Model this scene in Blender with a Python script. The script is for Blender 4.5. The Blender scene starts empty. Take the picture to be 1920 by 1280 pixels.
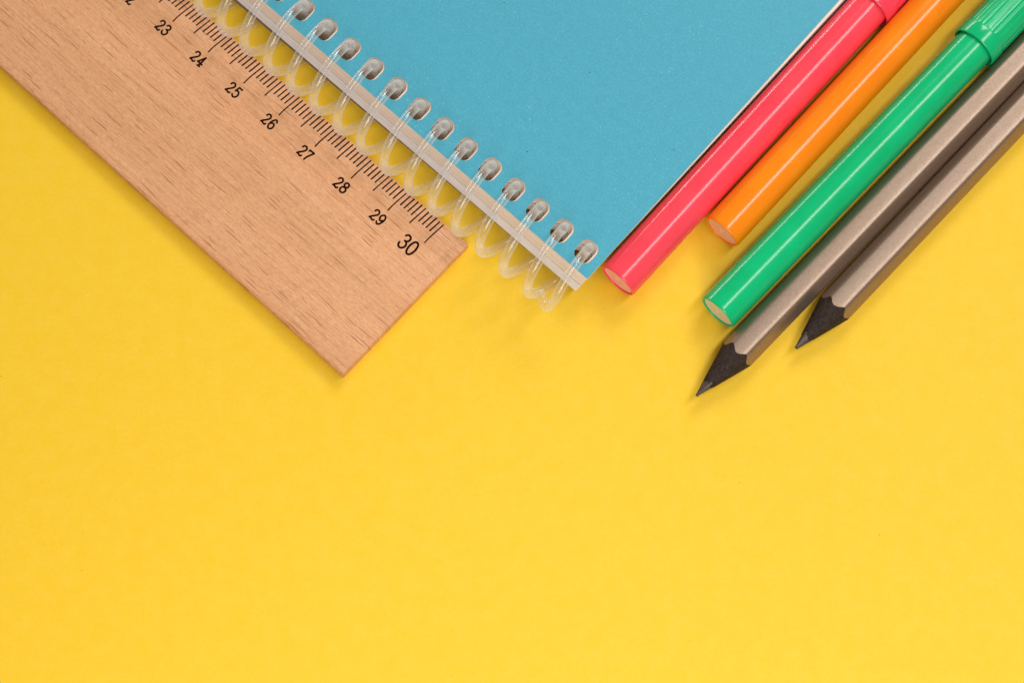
import bpy, bmesh, math, random
from mathutils import Vector, Matrix, Euler
random.seed(7)
MM = 0.001
R = math.radians
C = bpy.context.scene.collection
sc = bpy.context.scene

# ------------------------------------------------------------------ camera
T, ROLL, D = R(14.5), R(1.216), 443.815
cd = bpy.data.cameras.new('camera'); cam = bpy.data.objects.new('camera', cd); C.objects.link(cam)
cd.sensor_width = 36; cd.lens = 78.75; cd.clip_start = 0.01; cd.clip_end = 20
cam.location = Vector((0, -math.sin(T), math.cos(T))) * D * MM
cam.rotation_mode = 'QUATERNION'
cam.rotation_quaternion = (Matrix.Rotation(T, 3, 'X') @ Matrix.Rotation(ROLL, 3, 'Z')).to_quaternion()
cd.dof.use_dof = True; cd.dof.focus_distance = 0.442; cd.dof.aperture_fstop = 20
sc.camera = cam

# ------------------------------------------------------------------ world and lamps
w = bpy.data.worlds.new('World'); sc.world = w; w.use_nodes = True
w.node_tree.nodes['Background'].inputs[0].default_value = (1.0, 0.95, 0.88, 1)
w.node_tree.nodes['Background'].inputs[1].default_value = 0.185
sc.view_settings.view_transform = 'Standard'; sc.view_settings.look = 'None'
sc.view_settings.exposure = 0.0; sc.view_settings.gamma = 1.0
sc.cycles.use_denoising = True
sc.cycles.max_bounces = 12; sc.cycles.transparent_max_bounces = 24

A_DIR = Vector((0.665, 0.747, 0)).normalized()      # pens' long direction, tail to cap
C_DIR = Vector((0.747, -0.665, 0)).normalized()     # across the pens, to the right
def area(name, direction, dist, sx, sy, power, col, target=(0.03, 0.02, 0), along=A_DIR, spread=180):
    l = bpy.data.lights.new(name, 'AREA'); l.shape = 'RECTANGLE'; l.size = sx; l.size_y = sy
    l.energy = power; l.color = col; l.spread = R(spread)
    o = bpy.data.objects.new(name, l); C.objects.link(o)
    d = Vector(direction).normalized(); t = Vector(target)
    o.location = t + d * dist
    z = d; y = (Vector(along) - z * Vector(along).dot(z)).normalized(); x = y.cross(z)
    o.rotation_mode = 'QUATERNION'
    o.rotation_quaternion = Matrix((x, y, z)).transposed().to_quaternion()
    return o
Z = Vector((0, 0, 1))
# strip lamp low on the left, strip lamp overhead, key from behind, soft box over the near side
area('strip_lamp_left', -C_DIR * math.sin(R(82)) + Z * math.cos(R(82)) + A_DIR * 0.30, 0.80, 0.06, 0.75, 1.7, (1.0, 0.99, 0.98))
area('strip_lamp_overhead', C_DIR * math.sin(R(15)) + Z * math.cos(R(15)) + A_DIR * 0.34, 0.80, 0.13, 0.75, 3.0, (1.0, 0.985, 0.97))
area('key_lamp', (0.30, 0.82, 0.82), 0.85, 0.32, 0.32, 2.7, (1.0, 0.985, 0.97), along=(1, 0, 0))
area('soft_box', (-0.06, -0.72, 0.74), 0.36, 0.24, 0.24, 0.84, (1.0, 0.975, 0.95), target=(0.025, -0.015, 0), along=(1, 0, 0))

# ------------------------------------------------------------------ material helpers
def mat(name):
    m = bpy.data.materials.new(name); m.use_nodes = True
    nt = m.node_tree; b = nt.nodes['Principled BSDF']
    return m, nt, b
def N(nt, t, **kw):
    n = nt.nodes.new(t)
    for k, v in kw.items():
        if hasattr(n, k): setattr(n, k, v)
        else: n.inputs[k].default_value = v
    return n
def coords(nt, scale=(1, 1, 1), rot=(0, 0, 0), loc=(0, 0, 0)):
    tc = N(nt, 'ShaderNodeTexCoord'); mp = N(nt, 'ShaderNodeMapping')
    mp.inputs['Scale'].default_value = scale; mp.inputs['Rotation'].default_value = rot; mp.inputs['Location'].default_value = loc
    nt.links.new(tc.outputs['Object'], mp.inputs[0]); return mp.outputs[0]
def noise(nt, vec, scale, detail=2, rough=0.5):
    n = N(nt, 'ShaderNodeTexNoise'); n.inputs['Scale'].default_value = scale
    n.inputs['Detail'].default_value = detail; n.inputs['Roughness'].default_value = rough
    nt.links.new(vec, n.inputs['Vector']); return n.outputs[0]
def ramp(nt, fac, stops, interp='LINEAR'):
    r = N(nt, 'ShaderNodeValToRGB'); cr = r.color_ramp; cr.interpolation = interp
    while len(cr.elements) < len(stops): cr.elements.new(0.5)
    for e, (p, c) in zip(cr.elements, stops):
        e.position = p; e.color = (c, c, c, 1) if not isinstance(c, tuple) else (*c, 1)
    nt.links.new(fac, r.inputs[0]); return r.outputs[0]
def mix(nt, fac, a, b, mode='MIX'):
    m = N(nt, 'ShaderNodeMix', data_type='RGBA', blend_type=mode)
    for i, v in ((0, fac), (6, a), (7, b)):
        if isinstance(v, (int, float)): m.inputs[i].default_value = v
        elif isinstance(v, tuple): m.inputs[i].default_value = (*v, 1)
        else: nt.links.new(v, m.inputs[i])
    return m.outputs[2]
def mathn(nt, op, a, b=None):
    m = N(nt, 'ShaderNodeMath', operation=op)
    for i, v in ((0, a), (1, b)):
        if v is None: continue
        if isinstance(v, (int, float)): m.inputs[i].default_value = v
        else: nt.links.new(v, m.inputs[i])
    return m.outputs[0]
def bump(nt, b, h, strength, dist):
    n = N(nt, 'ShaderNodeBump'); n.inputs['Strength'].default_value = strength; n.inputs['Distance'].default_value = dist
    nt.links.new(h, n.inputs['Height']); nt.links.new(n.outputs[0], b.inputs['Normal'])
def link(nt, a, b): nt.links.new(a, b)

# yellow paper
def m_yellow():
    m, nt, b = mat('yellow_paper')
    v = coords(nt)
    n1 = noise(nt, v, 9, 3); n2 = noise(nt, v, 1500, 3, 0.7); n3 = noise(nt, v, 300, 3, 0.6)
    base = mix(nt, ramp(nt, n1, [(0.3, 0.0), (0.7, 1.0)]), (0.865, 0.532, 0.010), (0.88, 0.545, 0.013))
    base = mix(nt, ramp(nt, n3, [(0.35, 0.0), (0.65, 1.0)]), base, mix(nt, 0.35, base, (0.89, 0.59, 0.05)))
    base = mix(nt, ramp(nt, n2, [(0.38, 0.18), (0.55, 0.0)]), base, (0.74, 0.43, 0.006))
    # stray dark specks and short fibres pressed in the paper
    vo = N(nt, 'ShaderNodeTexVoronoi', voronoi_dimensions='2D', feature='F1'); vo.inputs['Scale'].default_value = 110
    link(nt, v, vo.inputs['Vector'])
    sep = N(nt, 'ShaderNodeSeparateColor'); link(nt, vo.outputs['Color'], sep.inputs[0])
    dot = mathn(nt, 'MULTIPLY', mathn(nt, 'LESS_THAN', vo.outputs['Distance'], mathn(nt, 'MULTIPLY', sep.outputs[1], 0.016)),
                mathn(nt, 'GREATER_THAN', sep.outputs[0], 0.86))
    base = mix(nt, mathn(nt, 'MULTIPLY', dot, 0.7), base, (0.42, 0.22, 0.02))
    link(nt, base, b.inputs['Base Color'])
    b.inputs['Roughness'].default_value = 0.60; b.inputs['Specular IOR Level'].default_value = 0.42
    h = mathn(nt, 'ADD', n2, mathn(nt, 'MULTIPLY', n3, 0.8))
    bump(nt, b, h, 0.35, 0.00006)
    return m
# beech wood
def m_wood():
    m, nt, b = mat('beech_wood')
    g = R(2.2)
    v1 = coords(nt, (14, 420, 60), (0, 0, g)); v2 = coords(nt, (60, 2600, 300), (0, 0, g))
    fine = noise(nt, v2, 1.0, 3, 0.7); broad = noise(nt, v1, 1.0, 3, 0.6)
    wide = noise(nt, coords(nt, (9, 90, 20), (0, 0, g)), 1.0, 2)
    base = mix(nt, ramp(nt, broad, [(0.30, 0.0), (0.70, 1.0)]), (0.72, 0.345, 0.158), (0.78, 0.405, 0.200))
    base = mix(nt, ramp(nt, wide, [(0.36, 0.5), (0.56, 0.0)]), base, (0.61, 0.305, 0.135))
    base = mix(nt, ramp(nt, fine, [(0.30, 0.42), (0.5, 0.0), (0.66, 0.0)]), base, (0.45, 0.18, 0.075))
    base = mix(nt, ramp(nt, fine, [(0.50, 0.0), (0.70, 0.40)]), base, (0.80, 0.47, 0.26))
    pore = noise(nt, coords(nt, (900, 6000, 1000), (0, 0, g)), 1.0, 2, 0.8)
    base = mix(nt, ramp(nt, pore, [(0.35, 0.5), (0.5, 0.0)]), base, (0.42, 0.18, 0.085))
    base = mix(nt, ramp(nt, pore, [(0.58, 0.0), (0.75, 0.5)]), base, (0.95, 0.63, 0.40))
    # ray flecks: short dark dashes along the grain, three sizes
    col = base; hh = fine
    for sx, sy, wd, keep, amt, off in ((170, 1100, 0.15, 0.22, 0.66, 0.0), (330, 2000, 0.20, 0.36, 0.50, 3.1), (120, 760, 0.10, 0.36, 0.75, 7.7)):
        wob = noise(nt, coords(nt, (90, 90, 90)), 1.0, 1)
        vec = coords(nt, (sx, sy, 0), (0, 0, g), (off, off * 2, 0))
        ad = N(nt, 'ShaderNodeVectorMath', operation='ADD'); link(nt, vec, ad.inputs[0])
        cb = N(nt, 'ShaderNodeCombineXYZ'); link(nt, mathn(nt, 'MULTIPLY', wob, 0.8), cb.inputs[1]); link(nt, cb.outputs[0], ad.inputs[1])
        vo = N(nt, 'ShaderNodeTexVoronoi', voronoi_dimensions='2D', feature='F1'); vo.inputs['Scale'].default_value = 1.0
        vo.inputs['Randomness'].default_value = 1.0
        link(nt, ad.outputs[0], vo.inputs['Vector'])
        sub = N(nt, 'ShaderNodeVectorMath', operation='SUBTRACT'); link(nt, ad.outputs[0], sub.inputs[0]); link(nt, vo.outputs['Position'], sub.inputs[1])
        sx_ = N(nt, 'ShaderNodeSeparateXYZ'); link(nt, sub.outputs[0], sx_.inputs[0])
        sc_ = N(nt, 'ShaderNodeSeparateColor'); link(nt, vo.outputs['Color'], sc_.inputs[0])
        dx = mathn(nt, 'DIVIDE', sx_.outputs[0], 0.42); dy = mathn(nt, 'DIVIDE', sx_.outputs[1], wd * 0.75)
        r2 = mathn(nt, 'ADD', mathn(nt, 'MULTIPLY', dx, dx), mathn(nt, 'MULTIPLY', dy, dy))
        f = ramp(nt, r2, [(0.15, 1.0), (1.0, 0.0)])
        f = mathn(nt, 'MULTIPLY', f, mathn(nt, 'GREATER_THAN', sc_.outputs[0], 1 - keep))
        f = mathn(nt, 'MULTIPLY', f, mathn(nt, 'MULTIPLY', mathn(nt, 'ADD', sc_.outputs[1], 0.25), amt))
        col = mix(nt, f, col, (0.27, 0.085, 0.035))
        hh = mathn(nt, 'SUBTRACT', hh, f)
    link(nt, col, b.inputs['Base Color'])
    b.inputs['Roughness'].default_value = 0.48; b.inputs['Specular IOR Level'].default_value = 0.35
    bump(nt, b, hh, 0.25, 0.00005)
    return m
def m_simple(name, col, rough=0.5, spec=0.5, metal=0.0, nscale=None, namt=0.0, ncol=(0, 0, 0), bmp=0.0, coat=0.0):
    m, nt, b = mat(name)
    b.inputs['Base Color'].default_value = (*col, 1); b.inputs['Roughness'].default_value = rough
    b.inputs['Specular IOR Level'].default_value = spec; b.inputs['Metallic'].default_value = metal
    if coat: b.inputs['Coat Weight'].default_value = coat; b.inputs['Coat Roughness'].default_value = 0.05
    if nscale:
        n = noise(nt, coords(nt), nscale, 3, 0.7)
        link(nt, mix(nt, ramp(nt, n, [(0.35, namt), (0.6, 0.0)]), col, ncol), b.inputs['Base Color'])
        if bmp: bump(nt, b, n, bmp, 0.00005)
    return m
def m_plastic(name, col, col2):
    m, nt, b = mat(name)
    n = noise(nt, coords(nt), 160, 2)
    link(nt, mix(nt, ramp(nt, n, [(0.3, 0.0), (0.7, 1.0)]), col, col2), b.inputs['Base Color'])
    b.inputs['Roughness'].default_value = 0.13; b.inputs['IOR'].default_value = 1.5
    b.inputs['Subsurface Weight'].default_value = 0.25; b.inputs['Subsurface Radius'].default_value = (1, 1, 1)
    b.inputs['Subsurface Scale'].default_value = 0.0012
    # fine handling scuffs break up the gloss
    sc2 = noise(nt, coords(nt, (300, 2500, 2500)), 1, 3, 0.8)
    link(nt, ramp(nt, sc2, [(0.4, 0.175), (0.75, 0.20)]), b.inputs['Roughness'])
    return m
def m_cover():
    m, nt, b = mat('blue_cover_card')
    v = coords(nt)
    n1 = noise(nt, v, 2500, 2, 0.8); n2 = noise(nt, v, 500, 3, 0.6)
    base = mix(nt, ramp(nt, n1, [(0.35, 0.0), (0.65, 1.0)]), (0.054, 0.338, 0.452), (0.086, 0.405, 0.520))
    base = mix(nt, ramp(nt, n2, [(0.35, 0.25), (0.6, 0.0)]), base, (0.055, 0.30, 0.40))
    for s, keep, r_, a in ((1700, 0.10, 0.15, 0.30), (1200, 0.02, 0.12, 0.50)):
        vo = N(nt, 'ShaderNodeTexVoronoi', voronoi_dimensions='2D'); vo.inputs['Scale'].default_value = s; link(nt, v, vo.inputs['Vector'])
        sp = N(nt, 'ShaderNodeSeparateColor'); link(nt, vo.outputs['Color'], sp.inputs[0])
        f = mathn(nt, 'MULTIPLY', mathn(nt, 'LESS_THAN', vo.outputs['Distance'], r_), mathn(nt, 'GREATER_THAN', sp.outputs[0], 1 - keep))
        cl = noise(nt, v, 60, 2)
        f = mathn(nt, 'MULTIPLY', f, ramp(nt, cl, [(0.45, 0.1), (0.62, a)]))
        base = mix(nt, f, base, (0.50, 0.74, 0.80))
    vo = N(nt, 'ShaderNodeTexVoronoi', voronoi_dimensions='2D'); vo.inputs['Scale'].default_value = 90; link(nt, v, vo.inputs['Vector'])
    sp = N(nt, 'ShaderNodeSeparateColor'); link(nt, vo.outputs['Color'], sp.inputs[0])
    f = mathn(nt, 'MULTIPLY', mathn(nt, 'LESS_THAN', vo.outputs['Distance'], 0.012), mathn(nt, 'GREATER_THAN', sp.outputs[0], 0.7))
    base = mix(nt, f, base, (0.03, 0.09, 0.12))
    link(nt, base, b.inputs['Base Color'])
    b.inputs['Roughness'].default_value = 0.5; b.inputs['Specular IOR Level'].default_value = 0.3
    bump(nt, b, n1, 0.3, 0.00003)
    return m
def m_pages(name, c1, c2, c3):
    m, nt, b = mat(name)
    v = coords(nt, (25, 25, 9000)); v2 = coords(nt, (40, 40, 2600))
    a = noise(nt, v, 1, 2, 0.7); c = noise(nt, v2, 1, 2, 0.6)
    base = mix(nt, ramp(nt, a, [(0.35, 0.0), (0.65, 1.0)]), c1, c2)
    base = mix(nt, ramp(nt, c, [(0.38, 0.35), (0.46, 0.0)]), base, c3)
    link(nt, base, b.inputs['Base Color']); b.inputs['Roughness'].default_value = 0.8
    b.inputs['Specular IOR Level'].default_value = 0.2
    bump(nt, b, mathn(nt, 'ADD', a, c), 0.5, 0.0001)
    return m
def m_coil():
    # clear, faintly milky extruded plastic: mostly see-through, denser where it is seen edge on
    m = bpy.data.materials.new('clear_plastic'); m.use_nodes = True; nt = m.node_tree; nt.nodes.clear()
    out = N(nt, 'ShaderNodeOutputMaterial')
    tr = N(nt, 'ShaderNodeBsdfTransparent'); tr.inputs[0].default_value = (0.99, 0.985, 0.975, 1)
    di = N(nt, 'ShaderNodeBsdfDiffuse'); di.inputs[0].default_value = (0.97, 0.96, 0.94, 1)
    tl = N(nt, 'ShaderNodeBsdfTranslucent'); tl.inputs[0].default_value = (0.98, 0.97, 0.95, 1)
    gl = N(nt, 'ShaderNodeBsdfGlossy'); gl.inputs['Roughness'].default_value = 0.17
    mk = N(nt, 'ShaderNodeMixShader'); mk.inputs[0].default_value = 0.5; link(nt, di.outputs[0], mk.inputs[1]); link(nt, tl.outputs[0], mk.inputs[2])
    lw = N(nt, 'ShaderNodeLayerWeight'); lw.inputs['Blend'].default_value = 0.5
    n = noise(nt, coords(nt, (160, 160, 160)), 1, 2, 0.5)
    f = mathn(nt, 'MULTIPLY', mathn(nt, 'POWER', lw.outputs['Facing'], 1.7), 0.58)
    f = mathn(nt, 'ADD', f, ramp(nt, n, [(0.35, 0.035), (0.65, 0.09)]))
    mx = N(nt, 'ShaderNodeMixShader'); link(nt, f, mx.inputs[0]); link(nt, tr.outputs[0], mx.inputs[1]); link(nt, mk.outputs[0], mx.inputs[2])
    ge = N(nt, 'ShaderNodeNewGeometry')
    gf = mathn(nt, 'MULTIPLY', mathn(nt, 'SUBTRACT', 1.0, ge.outputs['Backfacing']), mathn(nt, 'ADD', 0.10, mathn(nt, 'MULTIPLY', mathn(nt, 'POWER', lw.outputs['Facing'], 5.0), 0.25)))
    m2 = N(nt, 'ShaderNodeMixShader'); link(nt, gf, m2.inputs[0]); link(nt, mx.outputs[0], m2.inputs[1]); link(nt, gl.outputs[0], m2.inputs[2])
    link(nt, m2.outputs[0], out.inputs[0])
    return m
def m_pencil():
    m, nt, b = mat('bronze_pencil_paint')
    n1 = noise(nt, coords(nt), 3200, 2, 0.8); n2 = noise(nt, coords(nt, (30, 500, 500)), 1, 3)
    base = mix(nt, ramp(nt, n1, [(0.35, 0.0), (0.65, 1.0)]), (0.29, 0.205, 0.150), (0.38, 0.280, 0.212))
    base = mix(nt, ramp(nt, n2, [(0.35, 0.25), (0.6, 0.0)]), base, (0.33, 0.21, 0.14))
    link(nt, base, b.inputs['Base Color'])
    b.inputs['Metallic'].default_value = 0.75; b.inputs['Roughness'].default_value = 0.40
    bump(nt, b, n1, 0.35, 0.00003)
    return m
def m_darkwood():
    m, nt, b = mat('black_dyed_wood')
    n1 = noise(nt, coords(nt, (900, 2500, 2500)), 1, 4, 0.85); n2 = noise(nt, coords(nt), 4500, 2, 0.8)
    base = mix(nt, ramp(nt, n1, [(0.35, 0.0), (0.7, 1.0)]), (0.010, 0.006, 0.005), (0.060, 0.036, 0.027))
    base = mix(nt, ramp(nt, n2, [(0.68, 0.0), (0.74, 0.7)]), base, (0.40, 0.33, 0.28))
    link(nt, base, b.inputs['Base Color']); b.inputs['Roughness'].default_value = 0.65; b.inputs['Specular IOR Level'].default_value = 0.2
    bump(nt, b, n1, 0.8, 0.0001)
    return m
M = dict(yellow=m_yellow(), wood=m_wood(), cover=m_cover(), coil=m_coil(), pencil=m_pencil(), dark=m_darkwood(),
    ink=m_simple('burnt_ink', (0.020, 0.006, 0.004), 0.9, 0.0),
    cream=m_pages('cream_page_edges', (0.78, 0.64, 0.52), (0.85, 0.72, 0.61), (0.64, 0.51, 0.42)),
    grey=m_pages('white_page_edges', (0.76, 0.70, 0.68), (0.83, 0.78, 0.76), (0.60, 0.54, 0.52)),
    board_and_gap=m_simple('grey_board_and_gap', (0.22, 0.145, 0.10), 0.85, 0.2, nscale=900, namt=0.6, ncol=(0.10, 0.06, 0.04), bmp=0.5),  # back cover board, and the painted shade of the gap in the pages
    cardcore=m_simple('white_card_core', (0.80, 0.72, 0.66), 0.8, 0.2),
    red=m_plastic('red_plastic', (0.90, 0.056, 0.088), (0.93, 0.072, 0.102)),
    redcap=m_plastic('red_cap_plastic', (0.92, 0.050, 0.095), (0.94, 0.065, 0.11)),
    orange=m_plastic('orange_plastic', (0.95, 0.225, 0.002), (0.97, 0.255, 0.003)),
    green=m_plastic('green_plastic', (0.001, 0.45, 0.16), (0.002, 0.50, 0.185)),
    redplug=m_simple('pale_red_plug', (0.88, 0.40, 0.34), 0.45, nscale=700, namt=0.4, ncol=(0.80, 0.55, 0.38)),
    orangeplug=m_simple('pale_orange_plug', (0.86, 0.46, 0.26), 0.45, nscale=700, namt=0.4, ncol=(0.74, 0.46, 0.30)),
    greenplug=m_simple('pale_beige_plug', (0.68, 0.60, 0.41), 0.45, nscale=700, namt=0.4, ncol=(0.68, 0.60, 0.38)),
    graphite=m_simple('graphite', (0.11, 0.08, 0.07), 0.42, metal=0.35, nscale=2500, namt=0.6, ncol=(0.06, 0.045, 0.04), bmp=0.6))

# ------------------------------------------------------------------ object helpers
def link_mesh(name, me, material, parent=None, smooth=True):
    if material: me.materials.append(material)
    o = bpy.data.objects.new(name, me); C.objects.link(o)
    if parent: o.parent = parent
    for p in me.polygons: p.use_smooth = smooth
    return o
def from_pydata(name, v, f, material, parent=None, smooth=True, sharp=None):
    me = bpy.data.meshes.new(name); me.from_pydata([tuple(c * MM for c in p) for p in v], [], f); me.update()
    bm = bmesh.new(); bm.from_mesh(me); bmesh.ops.recalc_face_normals(bm, faces=bm.faces); bm.to_mesh(me); bm.free()
    o = link_mesh(name, me, material, parent, smooth)
    if smooth and sharp: me.set_sharp_from_angle(angle=R(sharp))
    return o
def thing(name, label, cat, matrix, group=None):
    o = bpy.data.objects.new(name, None); C.objects.link(o)
    o.empty_display_size = 0.01; o.matrix_world = matrix
    o['label'] = label; o['category'] = cat
    if group: o['group'] = group
    return o
def frame(origin, x, z=Z):
    x = Vector(x).normalized(); z = Vector(z); z = (z - x * z.dot(x)).normalized(); y = z.cross(x)
    m = Matrix((x, y, z)).transposed().to_4x4(); m.translation = Vector(origin) * MM
    return m
def lathe_x(name, prof, material, parent, seg=72, axis_z=0.0, mod=None, closed=False, sharp=35):
    # prof: (x, r) pairs turned about the local x axis
    v, f = [], []; n = len(prof)
    for x, r in prof:
        for k in range(seg):
            a = 2 * math.pi * k / seg
            rr = r * (mod(a, x) if mod else 1)
            v.append((x, rr * math.cos(a), axis_z + rr * math.sin(a)))
    for i in range(n - 1):
        for k in range(seg):
            k2 = (k + 1) % seg
            f.append((i * seg + k, i * seg + k2, (i + 1) * seg + k2, (i + 1) * seg + k))
    if closed:
        for k in range(seg):
            k2 = (k + 1) % seg
            f.append(((n - 1) * seg + k, (n - 1) * seg + k2, k2, k))
    return from_pydata(name, v, f, material, parent, True, sharp)
def catmull(pts, sub=6):
    P = [Vector(p) for p in pts]; out = []
    for i in range(len(P) - 1):
        a = P[max(i - 1, 0)]; b = P[i]; c = P[i + 1]; d = P[min(i + 2, len(P) - 1)]
        for s in range(sub):
            t = s / sub
            out.append(0.5 * ((2 * b) + (c - a) * t + (2 * a - 5 * b + 4 * c - d) * t * t + (3 * b - a - 3 * c + d) * t ** 3))
    out.append(P[-1]); return out
def tube(v, f, pts, rad, seg=12, flat=1.0, cap_round=True, up=Z):
    # sweep an ellipse (flattened vertically by `flat`) along pts, rounded ends
    P = [Vector(p) for p in pts]; n = len(P); rings = []
    tang = [(P[min(i + 1, n - 1)] - P[max(i - 1, 0)]).normalized() for i in range(n)]
    nrm = None; frames = []
    for t in tang:
        if nrm is None:
            nrm = up.cross(t); nrm = nrm.normalized() if nrm.length > 1e-4 else Vector((1, 0, 0))
        else: nrm = (nrm - t * nrm.dot(t)).normalized()
        frames.append((t, nrm, t.cross(nrm)))
    seq = []
    if cap_round:
        for a in (75, 50, 25): seq.append((0, -math.sin(R(a)) , math.cos(R(a))))
    for i in range(n): seq.append((i, 0, 1))
    if cap_round:
        for a in (25, 50, 75): seq.append((n - 1, math.sin(R(a)), math.cos(R(a))))
    base = len(v)
    for i, off, s in seq:
        t, a, b = frames[i]; r = rad(i) if callable(rad) else rad
        for k in range(seg):
            an = 2 * math.pi * k / seg
            q = P[i] + t * off * r + (a * math.cos(an) + b * math.sin(an)) * r * s
            if flat != 1.0: q = Vector((q.x, q.y, P[i].z + (q.z - P[i].z) * flat))
            v.append(tuple(q))
    m = len(seq)
    for i in range(m - 1):
        for k in range(seg):
            k2 = (k + 1) % seg
            f.append((base + i * seg + k, base + i * seg + k2, base + (i + 1) * seg + k2, base + (i + 1) * seg + k))
    f.append(tuple(base + k for k in range(seg))[::-1]); f.append(tuple(base + (m - 1) * seg + k for k in range(seg)))

# ------------------------------------------------------------------ the surface
s = 900
surf = from_pydata('table_surface', [(-s, -s, 0), (s, -s, 0), (s, s, 0), (-s, s, 0)], [(0, 1, 2, 3)], M['yellow'], smooth=False)
surf['kind'] = 'structure'

# ------------------------------------------------------------------ wooden ruler
def build_ruler():
    ang = R(-41.147); d = Vector((math.cos(ang), math.sin(ang), 0))
    TH, EDGE, BW = 3.0, 1.75, 4.3          # thickness, thickness at the scale edge, bevel width
    TL, WD, END = 5.95, 30.5, 6.5          # long tick, width below the ticks, wood beyond 30
    # origin: table point under the inner end of the 30 mark; local x along the ruler, y to the scale edge
    root = thing('wooden_ruler', 'pale beech wooden ruler with black centimetre scale ending at 30', 'ruler',
                 frame((-17.896, 19.014, 0), d))
    x0, x1 = -306.0, END
    ed = TL + 0.08
    prof = [(-WD + 0.25, 0.0), (-WD, 0.35), (-WD, TH - 0.5), (-WD + 0.12, TH - 0.16), (-WD + 0.5, TH), (ed - BW - 0.4, TH), (ed - BW + 0.3, TH - 0.10),
            (ed - 0.25, EDGE + 0.03), (ed - 0.05, EDGE - 0.10), (ed, EDGE - 0.35), (ed, 0.3), (ed - 0.25, 0.0)]
    v, f = [], []
    xs = [x0, x0 + 0.25] + [x0 + (x1 - x0) * i / 60 for i in range(1, 60)] + [x1 - 0.22, x1]
    cy = sum(p[0] for p in prof) / len(prof)
    for i, x in enumerate(xs):
        e = 0.18 if i in (0, len(xs) - 1) else 0.0
        for y, z in prof:
            sgn = 1 if y > cy else -1
            zz = z - (e if z > 1.0 else -e)
            v.append((x, y - sgn * (e if abs(y) > 0 and (y < -WD + 1 or y > ed - 1) else 0), zz))
    n = len(prof)
    for i in range(len(xs) - 1):
        for k in range(n):
            k2 = (k + 1) % n
            f.append((i * n + k, i * n + k2, (i + 1) * n + k2, (i + 1) * n + k))
    f.append(tuple(range(n))); f.append(tuple((len(xs) - 1) * n + k for k in range(n)))
    from_pydata('wood_blade', v, f, M['wood'], root, True, 22)
    def surf_z(y):
        a, b = ed - BW - 0.4, ed - BW + 0.3
        if y <= a: return TH
        if y <= b: return TH - 0.10 * (y - a) / (b - a)
        return (TH - 0.10) + (EDGE + 0.03 - TH + 0.10) * (y - b) / (ed - 0.25 - b)
    v, f = [], []; rnd = random.Random(3)
    for k in range(301):
        x = (k - 300) * 1.0 + rnd.uniform(-0.015, 0.015)
        L = TL if k % 10 == 0 else (4.85 if k % 5 == 0 else 3.35)
        hw = 0.14 if k % 5 == 0 else 0.155
        inner = TL - L + rnd.uniform(-0.05, 0.05); outer = TL - 0.10 + rnd.uniform(-0.18, 0.02)
        ys = [inner, inner + 0.08] + [yy for yy in (ed - BW - 0.4, ed - BW + 0.3) if yy > inner + 0.1] + [outer - 0.08, outer]
        b0 = len(v)
        for j, y in enumerate(ys):
            wv = hw * (0.45 if j in (0, len(ys) - 1) else 1.0) * rnd.uniform(0.9, 1.1)
            z = surf_z(y) + 0.018
            v += [(x - wv, y, z), (x + wv, y, z)]
        for j in range(len(ys) - 1):
            f.append((b0 + 2 * j, b0 + 2 * j + 1, b0 + 2 * j + 3, b0 + 2 * j + 2))
    from_pydata('scale_ticks', v, f, M['ink'], root, False)
    G = {
     '0': [[(.5, 1.58), (.2, 1.42), (.04, 1.0), (.04, .58), (.2, .14), (.5, -.02), (.8, .14), (.96, .58), (.96, 1.0), (.8, 1.42), (.5, 1.58)]],
     '1': [[(.25, 1.25), (.45, 1.40), (.6, 1.58)], [(.6, 1.58), (.6, 0)]],
     '2': [[(.08, 1.22), (.16, 1.44), (.42, 1.58), (.70, 1.52), (.88, 1.30), (.84, 1.02), (.60, .70), (.28, .36), (.04, .04)], [(.04, .04), (.30, .09), (.55, .01), (.78, -.02), (.94, .14)]],
     '3': [[(.08, 1.34), (.26, 1.55), (.56, 1.58), (.84, 1.38), (.84, 1.10), (.62, .90), (.42, .87)], [(.42, .87), (.70, .82), (.93, .60), (.93, .30), (.70, .03), (.40, -.02), (.12, .14), (.03, .38)]],
     '4': [[(.66, 1.58), (.34, .98), (.03, .44)], [(.03, .44), (.98, .44)], [(.66, 1.58), (.66, 0)], [(.42, .0), (.88, .0)]],
     '5': [[(.90, 1.56), (.25, 1.56)], [(.25, 1.56), (.12, .86)], [(.12, .86), (.36, 1.01), (.66, .98), (.92, .72), (.94, .36), (.72, .04), (.38, -.02), (.06, .20)]],
     '6': [[(.90, 1.34), (.72, 1.54), (.46, 1.55), (.20, 1.24), (.06, .76), (.09, .32), (.32, .0), (.64, -.01), (.90, .24), (.92, .56), (.74, .86), (.44, .90), (.14, .66)]],
     '7': [[(.06, 1.38), (.06, 1.56)], [(.06, 1.56), (.95, 1.56)], [(.95, 1.56), (.68, 1.02), (.44, .50), (.34, .0)]],
     '8': [[(.5, .86), (.18, 1.02), (.12, 1.30), (.32, 1.55), (.68, 1.55), (.88, 1.30), (.82, 1.02), (.5, .86)], [(.5, .86), (.12, .66), (.03, .34), (.26, .02), (.74, .02), (.97, .34), (.88, .66), (.5, .86)]],
     '9': [[(.10, .22), (.28, .02), (.54, .01), (.80, .32), (.94, .80), (.91, 1.24), (.68, 1.56), (.36, 1.57), (.10, 1.32), (.08, 1.0), (.26, .70), (.56, .66), (.86, .90)]]}
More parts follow.
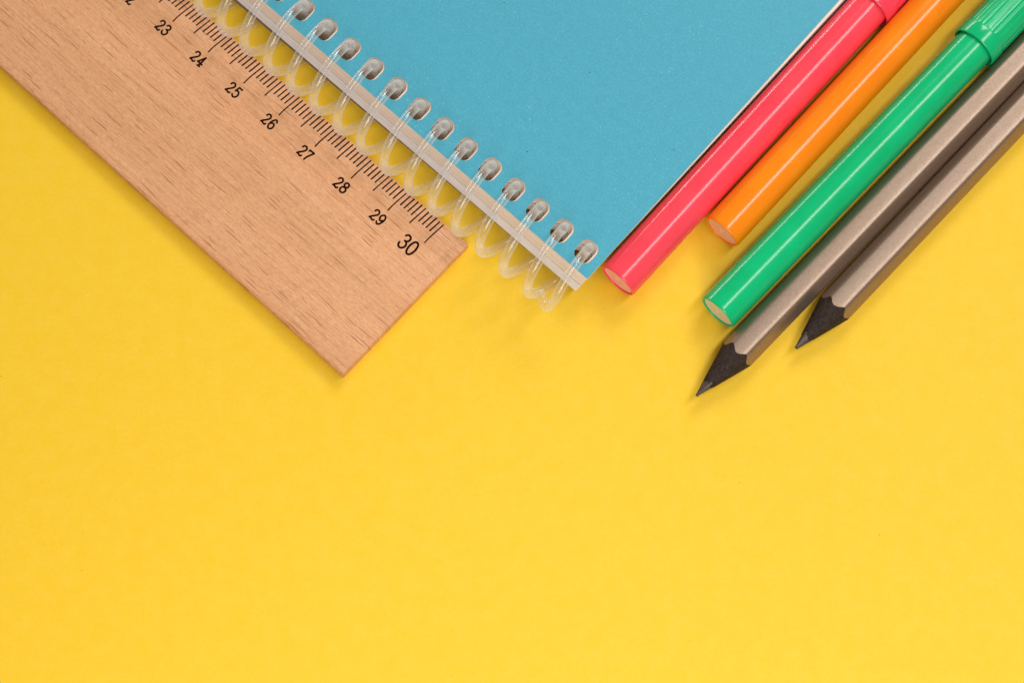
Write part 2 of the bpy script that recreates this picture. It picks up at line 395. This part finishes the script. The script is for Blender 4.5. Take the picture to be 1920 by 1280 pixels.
    for k in range(20, 31):
        txt = str(k); big = k == 30
        w_, h_, gap, hw = (1.55, 3.05, 0.50, 0.225) if big else (1.22, 2.25, 0.42, 0.20)
        cx, cyy = ((k - 30) * 10 - (2.05 if big else 0.45), -2.35 if big else -2.25)
        v, f = [], []
        for j, ch in enumerate(txt):
            ox = cx + (j - 0.5) * (w_ + gap) - w_ / 2
            if ch == '1': ox += 0.0
            for st in G[ch]:
                pts = [(ox + a * w_, cyy + (b / 1.58 - 0.5) * h_, TH + 0.006) for a, b in st]
                pts = catmull(pts, 5) if len(pts) > 2 else pts
                tube(v, f, pts, hw, 10, flat=0.12)
        from_pydata('numeral', v, f, M['ink'], root, True)
build_ruler()

# ------------------------------------------------------------------ spiral notebook
def slab(name, x0, x1, y0, y1, z0, z1, holes, material, parent, shift=None, edge_mat=None, layers=1, corner=0.0):
    """flat slab in local x (along the spine), y (away from the spine) with rounded punched holes"""
    cu = bpy.data.curves.new(name, 'CURVE'); cu.dimensions = '2D'; cu.fill_mode = 'BOTH'
    cu.extrude = (z1 - z0) / 2 * MM
    def poly(pts):
        s_ = cu.splines.new('POLY'); s_.points.add(len(pts) - 1); s_.use_cyclic_u = True
        for p, q in zip(s_.points, pts): p.co = (q[0] * MM, q[1] * MM, 0, 1)
    def rr(xa, xb, ya, yb, r, n=6):
        out = []
        for cx, cy, a0 in ((xb - r, ya + r, -90), (xb - r, yb - r, 0), (xa + r, yb - r, 90), (xa + r, ya + r, 180)):
            for i in range(n + 1):
                a = R(a0 + 90 * i / n); out.append((cx + r * math.cos(a), cy + r * math.sin(a)))
        return out
    poly(rr(x0, x1, y0, y1, 0.35, 3) if not corner else rr(x0, x1, y0, y1, corner))
    for hx, hy, hw, hh, r in holes: poly(rr(hx - hw, hx + hw, hy - hh, hy + hh, r))
    tmp = bpy.data.objects.new(name, cu); C.objects.link(tmp)
    bpy.context.view_layer.update()
    me = bpy.data.meshes.new_from_object(tmp.evaluated_get(bpy.context.evaluated_depsgraph_get()))
    bpy.data.objects.remove(tmp); bpy.data.curves.remove(cu)
    me.name = name; me.materials.clear()
    bm = bmesh.new(); bm.from_mesh(me); bmesh.ops.remove_doubles(bm, verts=bm.verts, dist=1e-7)
    bmesh.ops.recalc_face_normals(bm, faces=bm.faces)
    for vv in bm.verts:
        top = vv.co.z > 0
        x, y = vv.co.x / MM, vv.co.y / MM; z = z1 if top else z0
        if shift:
            sx, sy = shift(x, y, z); x += sx; y += sy
        vv.co = Vector((x, y, z)) * MM
    bm.to_mesh(me); bm.free()
    o = link_mesh(name, me, material, parent, False)
    if edge_mat:
        me.materials.append(edge_mat)
        for p in me.polygons:
            if abs(p.normal.z) < 0.6 or p.normal.z < -0.5: p.material_index = 1
    return o
def build_notebook():
    dn = Vector((0.7585, -0.6517, 0)); inn = Vector((0.6517, 0.7585, 0))
    tilt = R(0.3)
    inn_t = (inn * math.cos(tilt) - Z * math.sin(tilt))
    zax = dn.cross(inn_t)
    # local x along the spine to the lower right, local y into the cover, origin on the table under hole 12
    m = Matrix((dn, inn_t, zax)).transposed().to_4x4(); m.translation = Vector((14.235, 16.479, 0)) * MM
    root = thing('spiral_notebook', 'spiral notebook with light blue cover and clear plastic coil', 'notebook', m)
    PX, PY, NH = 6.35, 148.0, 33
    xe = 3.85                       # cover edge beyond the last hole
    ye = -4.12                      # cover edge on the spine side
    hs = [(-PX * i - 0.42, 0.12, 2.02, 2.5, 1.6) for i in range(NH)]      # sheets sit a little out of line with the cover
    x0 = -PX * (NH - 1) - 3.85
    rnd = random.Random(11)
    hs_c = [(-PX * i + rnd.uniform(-.03, .03), rnd.uniform(-.04, .04), 1.98, 2.38, 1.55) for i in range(NH)]
    def sh(x, y, z):                # lower sheets slide out towards the spine and back from the pen side
        t = (8.0 - z) / 4.7
        return (-0.85 * t * max(-0.25, 1 - (y + 4) / 70.0) - 0.0035 * (y + 4), -2.45 * t)
    slab('front_cover', x0, xe, ye, PY, 7.62, 8.0, hs_c, M['cover'], root, lambda x, y, z: (-0.0110 * (y + 4) * max(0.0, min(1.0, (x + 190) / 180)), 0.0), M['cardcore'])
    slab('page_stack_layer', x0 + .1, xe, ye, PY - .6, 5.62, 7.60, hs, M['cream'], root, sh)
    slab('page_stack_layer', x0 + .1, xe - .02, ye + 0.10, PY - .6, 5.46, 5.58, hs, M['board_and_gap'], root, sh)  # dark sheet in place of a gap between the pages, shade painted in
    slab('page_stack_layer', x0 + .1, xe, ye, PY - .6, 3.55, 5.42, hs, M['grey'], root, sh)
    def sb(x, y, z):
        a, b = sh(x, y, z); return (a - 0.15, b - 0.010 * (x - xe) * -1.0 * 0.9 + 0.25) if False else (a - 0.15, b + 0.35 + 0.016 * max(x - xe, -75))
    slab('back_cover', x0 + .1, xe, ye, PY, 3.10, 3.52, hs, M['board_and_gap'], root, sb)
    # the coil: one continuous plastic wire
    Rc, c, rw = 7.25, 6.55, 0.95
    zc = Rc + rw
    pts = []; per = 28
    for i in range(-NH * per, 0 * per + int(per * 0.40) + 1):
        th = 2 * math.pi * i / per
        k = i / per
        wob = 0.10 * math.sin(k * 2.1) + 0.06 * math.sin(k * 5.3)
        pts.append((PX * k + wob * 0.6, -(c - Rc * math.cos(th)) + wob * 0.3, zc + Rc * math.sin(th)))
    # the last turn ends in a cut, crimped stub bent back towards the previous loop
    tail = [(2.35, -13.15, 10.6), (2.10, -13.60, 9.3), (1.70, -13.80, 8.5), (1.05, -13.65, 8.0), (0.30, -13.20, 7.9), (-0.60, -12.75, 7.95), (-1.55, -12.25, 8.0)]
    path = [Vector(p) for p in pts[:-1]] + catmull([pts[-1], *tail], 4)
    v, f = [], []
    L = len(path)
    tube(v, f, path, rw, 16, cap_round=False, up=Vector((1, 0, 0)))
    from_pydata('coil', v, f, M['coil'], root, True, 60)
build_notebook()

# ------------------------------------------------------------------ felt-tip markers
def build_marker(label, name, tail, ang, mats, plug, roll=0.0, capx=77.0, Rb=4.2):
    RC = 5.0
    dirx = Vector((math.cos(R(ang)), math.sin(R(ang)), 0))
    lift = (RC - Rb) / (capx + 3)
    x = (dirx + Z * lift)
    m = frame((tail[0], tail[1], Rb), x)
    root = thing(name, label, 'marker', m, 'felt tip markers beside the notebook')
    barrel, cap = mats
    # barrel: open tail with a thin wall, gently rounded
    prof = [(1.0, Rb - 0.54), (0.10, Rb - 0.52), (-0.04, Rb - 0.45), (-0.08, Rb - 0.32), (-0.02, Rb - 0.16), (0.16, Rb - 0.07), (0.5, Rb - 0.03), (1.6, Rb - 0.02), (5, Rb), (capx + 4, Rb)]
    lathe_x('barrel', prof, barrel, root, 96, 0.0, sharp=50)
    lathe_x('end_plug', [(0.9, Rb - 0.56), (0.32, Rb - 0.56), (0.24, Rb - 0.68), (0.34, Rb - 0.90), (0.28, Rb - 2.0), (0.24, 0.75), (0.40, 0.62), (0.42, 0.02)], plug, root, 72, 0.0, sharp=40)
    # cap: collar with a lip, then a fluted sleeve
    cp = [(capx + 1.5, Rb + 0.02), (capx + 0.5, Rb + 0.18), (capx + 0.10, Rb + 0.38), (capx, RC - 0.26), (capx + 0.10, RC - 0.09), (capx + 0.32, RC),
          (capx + 3.0, RC), (capx + 3.22, RC - 0.05), (capx + 3.34, RC - 0.17)]
    lathe_x('cap_collar', cp, cap, root, 96, 0.0, sharp=50)
    n = 22
    def flute(a, x):
        t = min(1.0, max(0.0, (x - capx - 3.3) / 0.8)) * min(1.0, max(0.0, (capx + 38 - x) / 1.5))
        return 1 - 0.030 * t * (0.5 - 0.5 * math.cos(n * a)) ** 2
    cs = [(capx + 3.2, RC - 0.12), (capx + 3.5, RC - 0.13), (capx + 4.2, RC - 0.13), (capx + 20, RC - 0.2), (capx + 36, RC - 0.35), (capx + 38, RC - 0.5), (capx + 39.2, RC - 0.9), (capx + 39.8, RC - 1.8), (capx + 40, 0.02)]
    lathe_x('cap_sleeve', cs, cap, root, 264, 0.0, mod=flute, sharp=60)
    return root
build_marker('glossy red marker lying against the blue notebook', 'marker', (20.61, 11.67), 49.31, (M['red'], M['redcap']), M['redplug'], capx=77.5)
build_marker('glossy orange marker set back between the red marker and the green one', 'marker', (41.20, 22.22), 48.77, (M['orange'], M['orange']), M['orangeplug'], capx=77)
build_marker('glossy green marker with its fluted cap and collar in view', 'marker', (40.31, 5.66), 47.39, (M['green'], M['green']), M['greenplug'], capx=76.8)

# ------------------------------------------------------------------ pencils
def build_pencil(label, tip, ang, cone, seed, rot=0.0, blunt=0.30):
    rnd = random.Random(seed)
    RH = 3.78; apo = RH * math.cos(R(30)); tan = RH / cone
    dirx = Vector((math.cos(R(ang)), math.sin(R(ang)), 0))
    root = thing('pencil', label, 'pencil', frame((tip[0], tip[1], apo), dirx), 'sharpened pencils lying side by side')
    seg = 120; L = 176.0
    def hexr(a):
        b = (math.degrees(a) + 90) % 60; b = min(b, 60 - b)          # 0 on a flat, 30 on an edge
        rr = apo / math.cos(R(b if b <= 30 else 60 - b))
        return -math.log(math.exp(-rr * 8) + math.exp(-3.58 * 8)) / 8 + 0.01
    angs = [2 * math.pi * k / seg for k in range(seg)]
    jag = [0.10 * (rnd.random() - 0.5) + 0.08 * math.sin(5 * a + seed) for a in angs]
    xb = [hexr(a) / tan + j for a, j in zip(angs, jag)]
    def rc(x): return x * tan
    # painted hexagonal body
    v, f = [], []
    for ring in range(5):
        for k, a in enumerate(angs):
            h = hexr(a)
            if ring == 0: x, r = xb[k] - 0.02, min(h, rc(xb[k])) - 0.05
            elif ring == 1: x, r = xb[k] + 0.05, h + 0.015
            elif ring == 2: x, r = cone + 3.0, h + 0.015
            elif ring == 3: x, r = L - 0.3, h + 0.015
            else: x, r = L, h - 0.2
            v.append((x, r * math.cos(a), r * math.sin(a)))
    for i in range(4):
        for k in range(seg):
            k2 = (k + 1) % seg
            f.append((i * seg + k, i * seg + k2, (i + 1) * seg + k2, (i + 1) * seg + k))
    f.append(tuple(4 * seg + k for k in range(seg)))
    from_pydata('painted_body', v, f, M['pencil'], root, True, 30)
    # bare cone of wood
    xl = 3.9
    v, f = [], []; rings = 22
    lj = [0.22 * math.sin(3 * a + seed * 2) + 0.2 * (rnd.random() - 0.5) for a in angs]
    for i in range(rings + 1):
        t = i / rings
        for k, a in enumerate(angs):
            xa = xl + lj[k]; x = xa + (xb[k] - xa) * t
            r = rc(x) + (0.05 if 0 < i < rings else 0.03) + 0.022 * math.sin(k * 1.7 + i * 2.3) * (1 if 0 < i < rings else 0)
            r = min(r, hexr(a) - 0.005) if i > rings - 2 else r
            v.append((x, r * math.cos(a), r * math.sin(a)))
    for i in range(rings):
        for k in range(seg):
            k2 = (k + 1) % seg
            f.append((i * seg + k, i * seg + k2, (i + 1) * seg + k2, (i + 1) * seg + k))
    from_pydata('wood_cone', v, f, M['dark'], root, True, 60)
    # graphite point, worn blunt
    prof = [(blunt * 2.2 - 0.1, 0.01), (blunt * 2.2 - 0.02, blunt * 0.55), (blunt * 2.2 + 0.15, blunt * 0.95)] + [(x, rc(x) - 0.005) for x in (1.2, 2.0, 3.0, 4.0, 4.6)]
    lathe_x('graphite_point', prof, M['graphite'], root, 48, 0.0, mod=lambda a, x: 1 + 0.05 * math.sin(3 * a + seed) + 0.03 * math.sin(7 * a), sharp=50)
build_pencil('bronze-brown hexagonal pencil touching the green marker, its black sharpened tip reaching lowest', (35.75, -11.6), 47.35, 13.7, 2, blunt=0.36)
build_pencil('bronze-brown hexagonal pencil farthest from the notebook, with no marker touching it', (55.15, -1.75), 47.6, 13.6, 5, blunt=0.46)
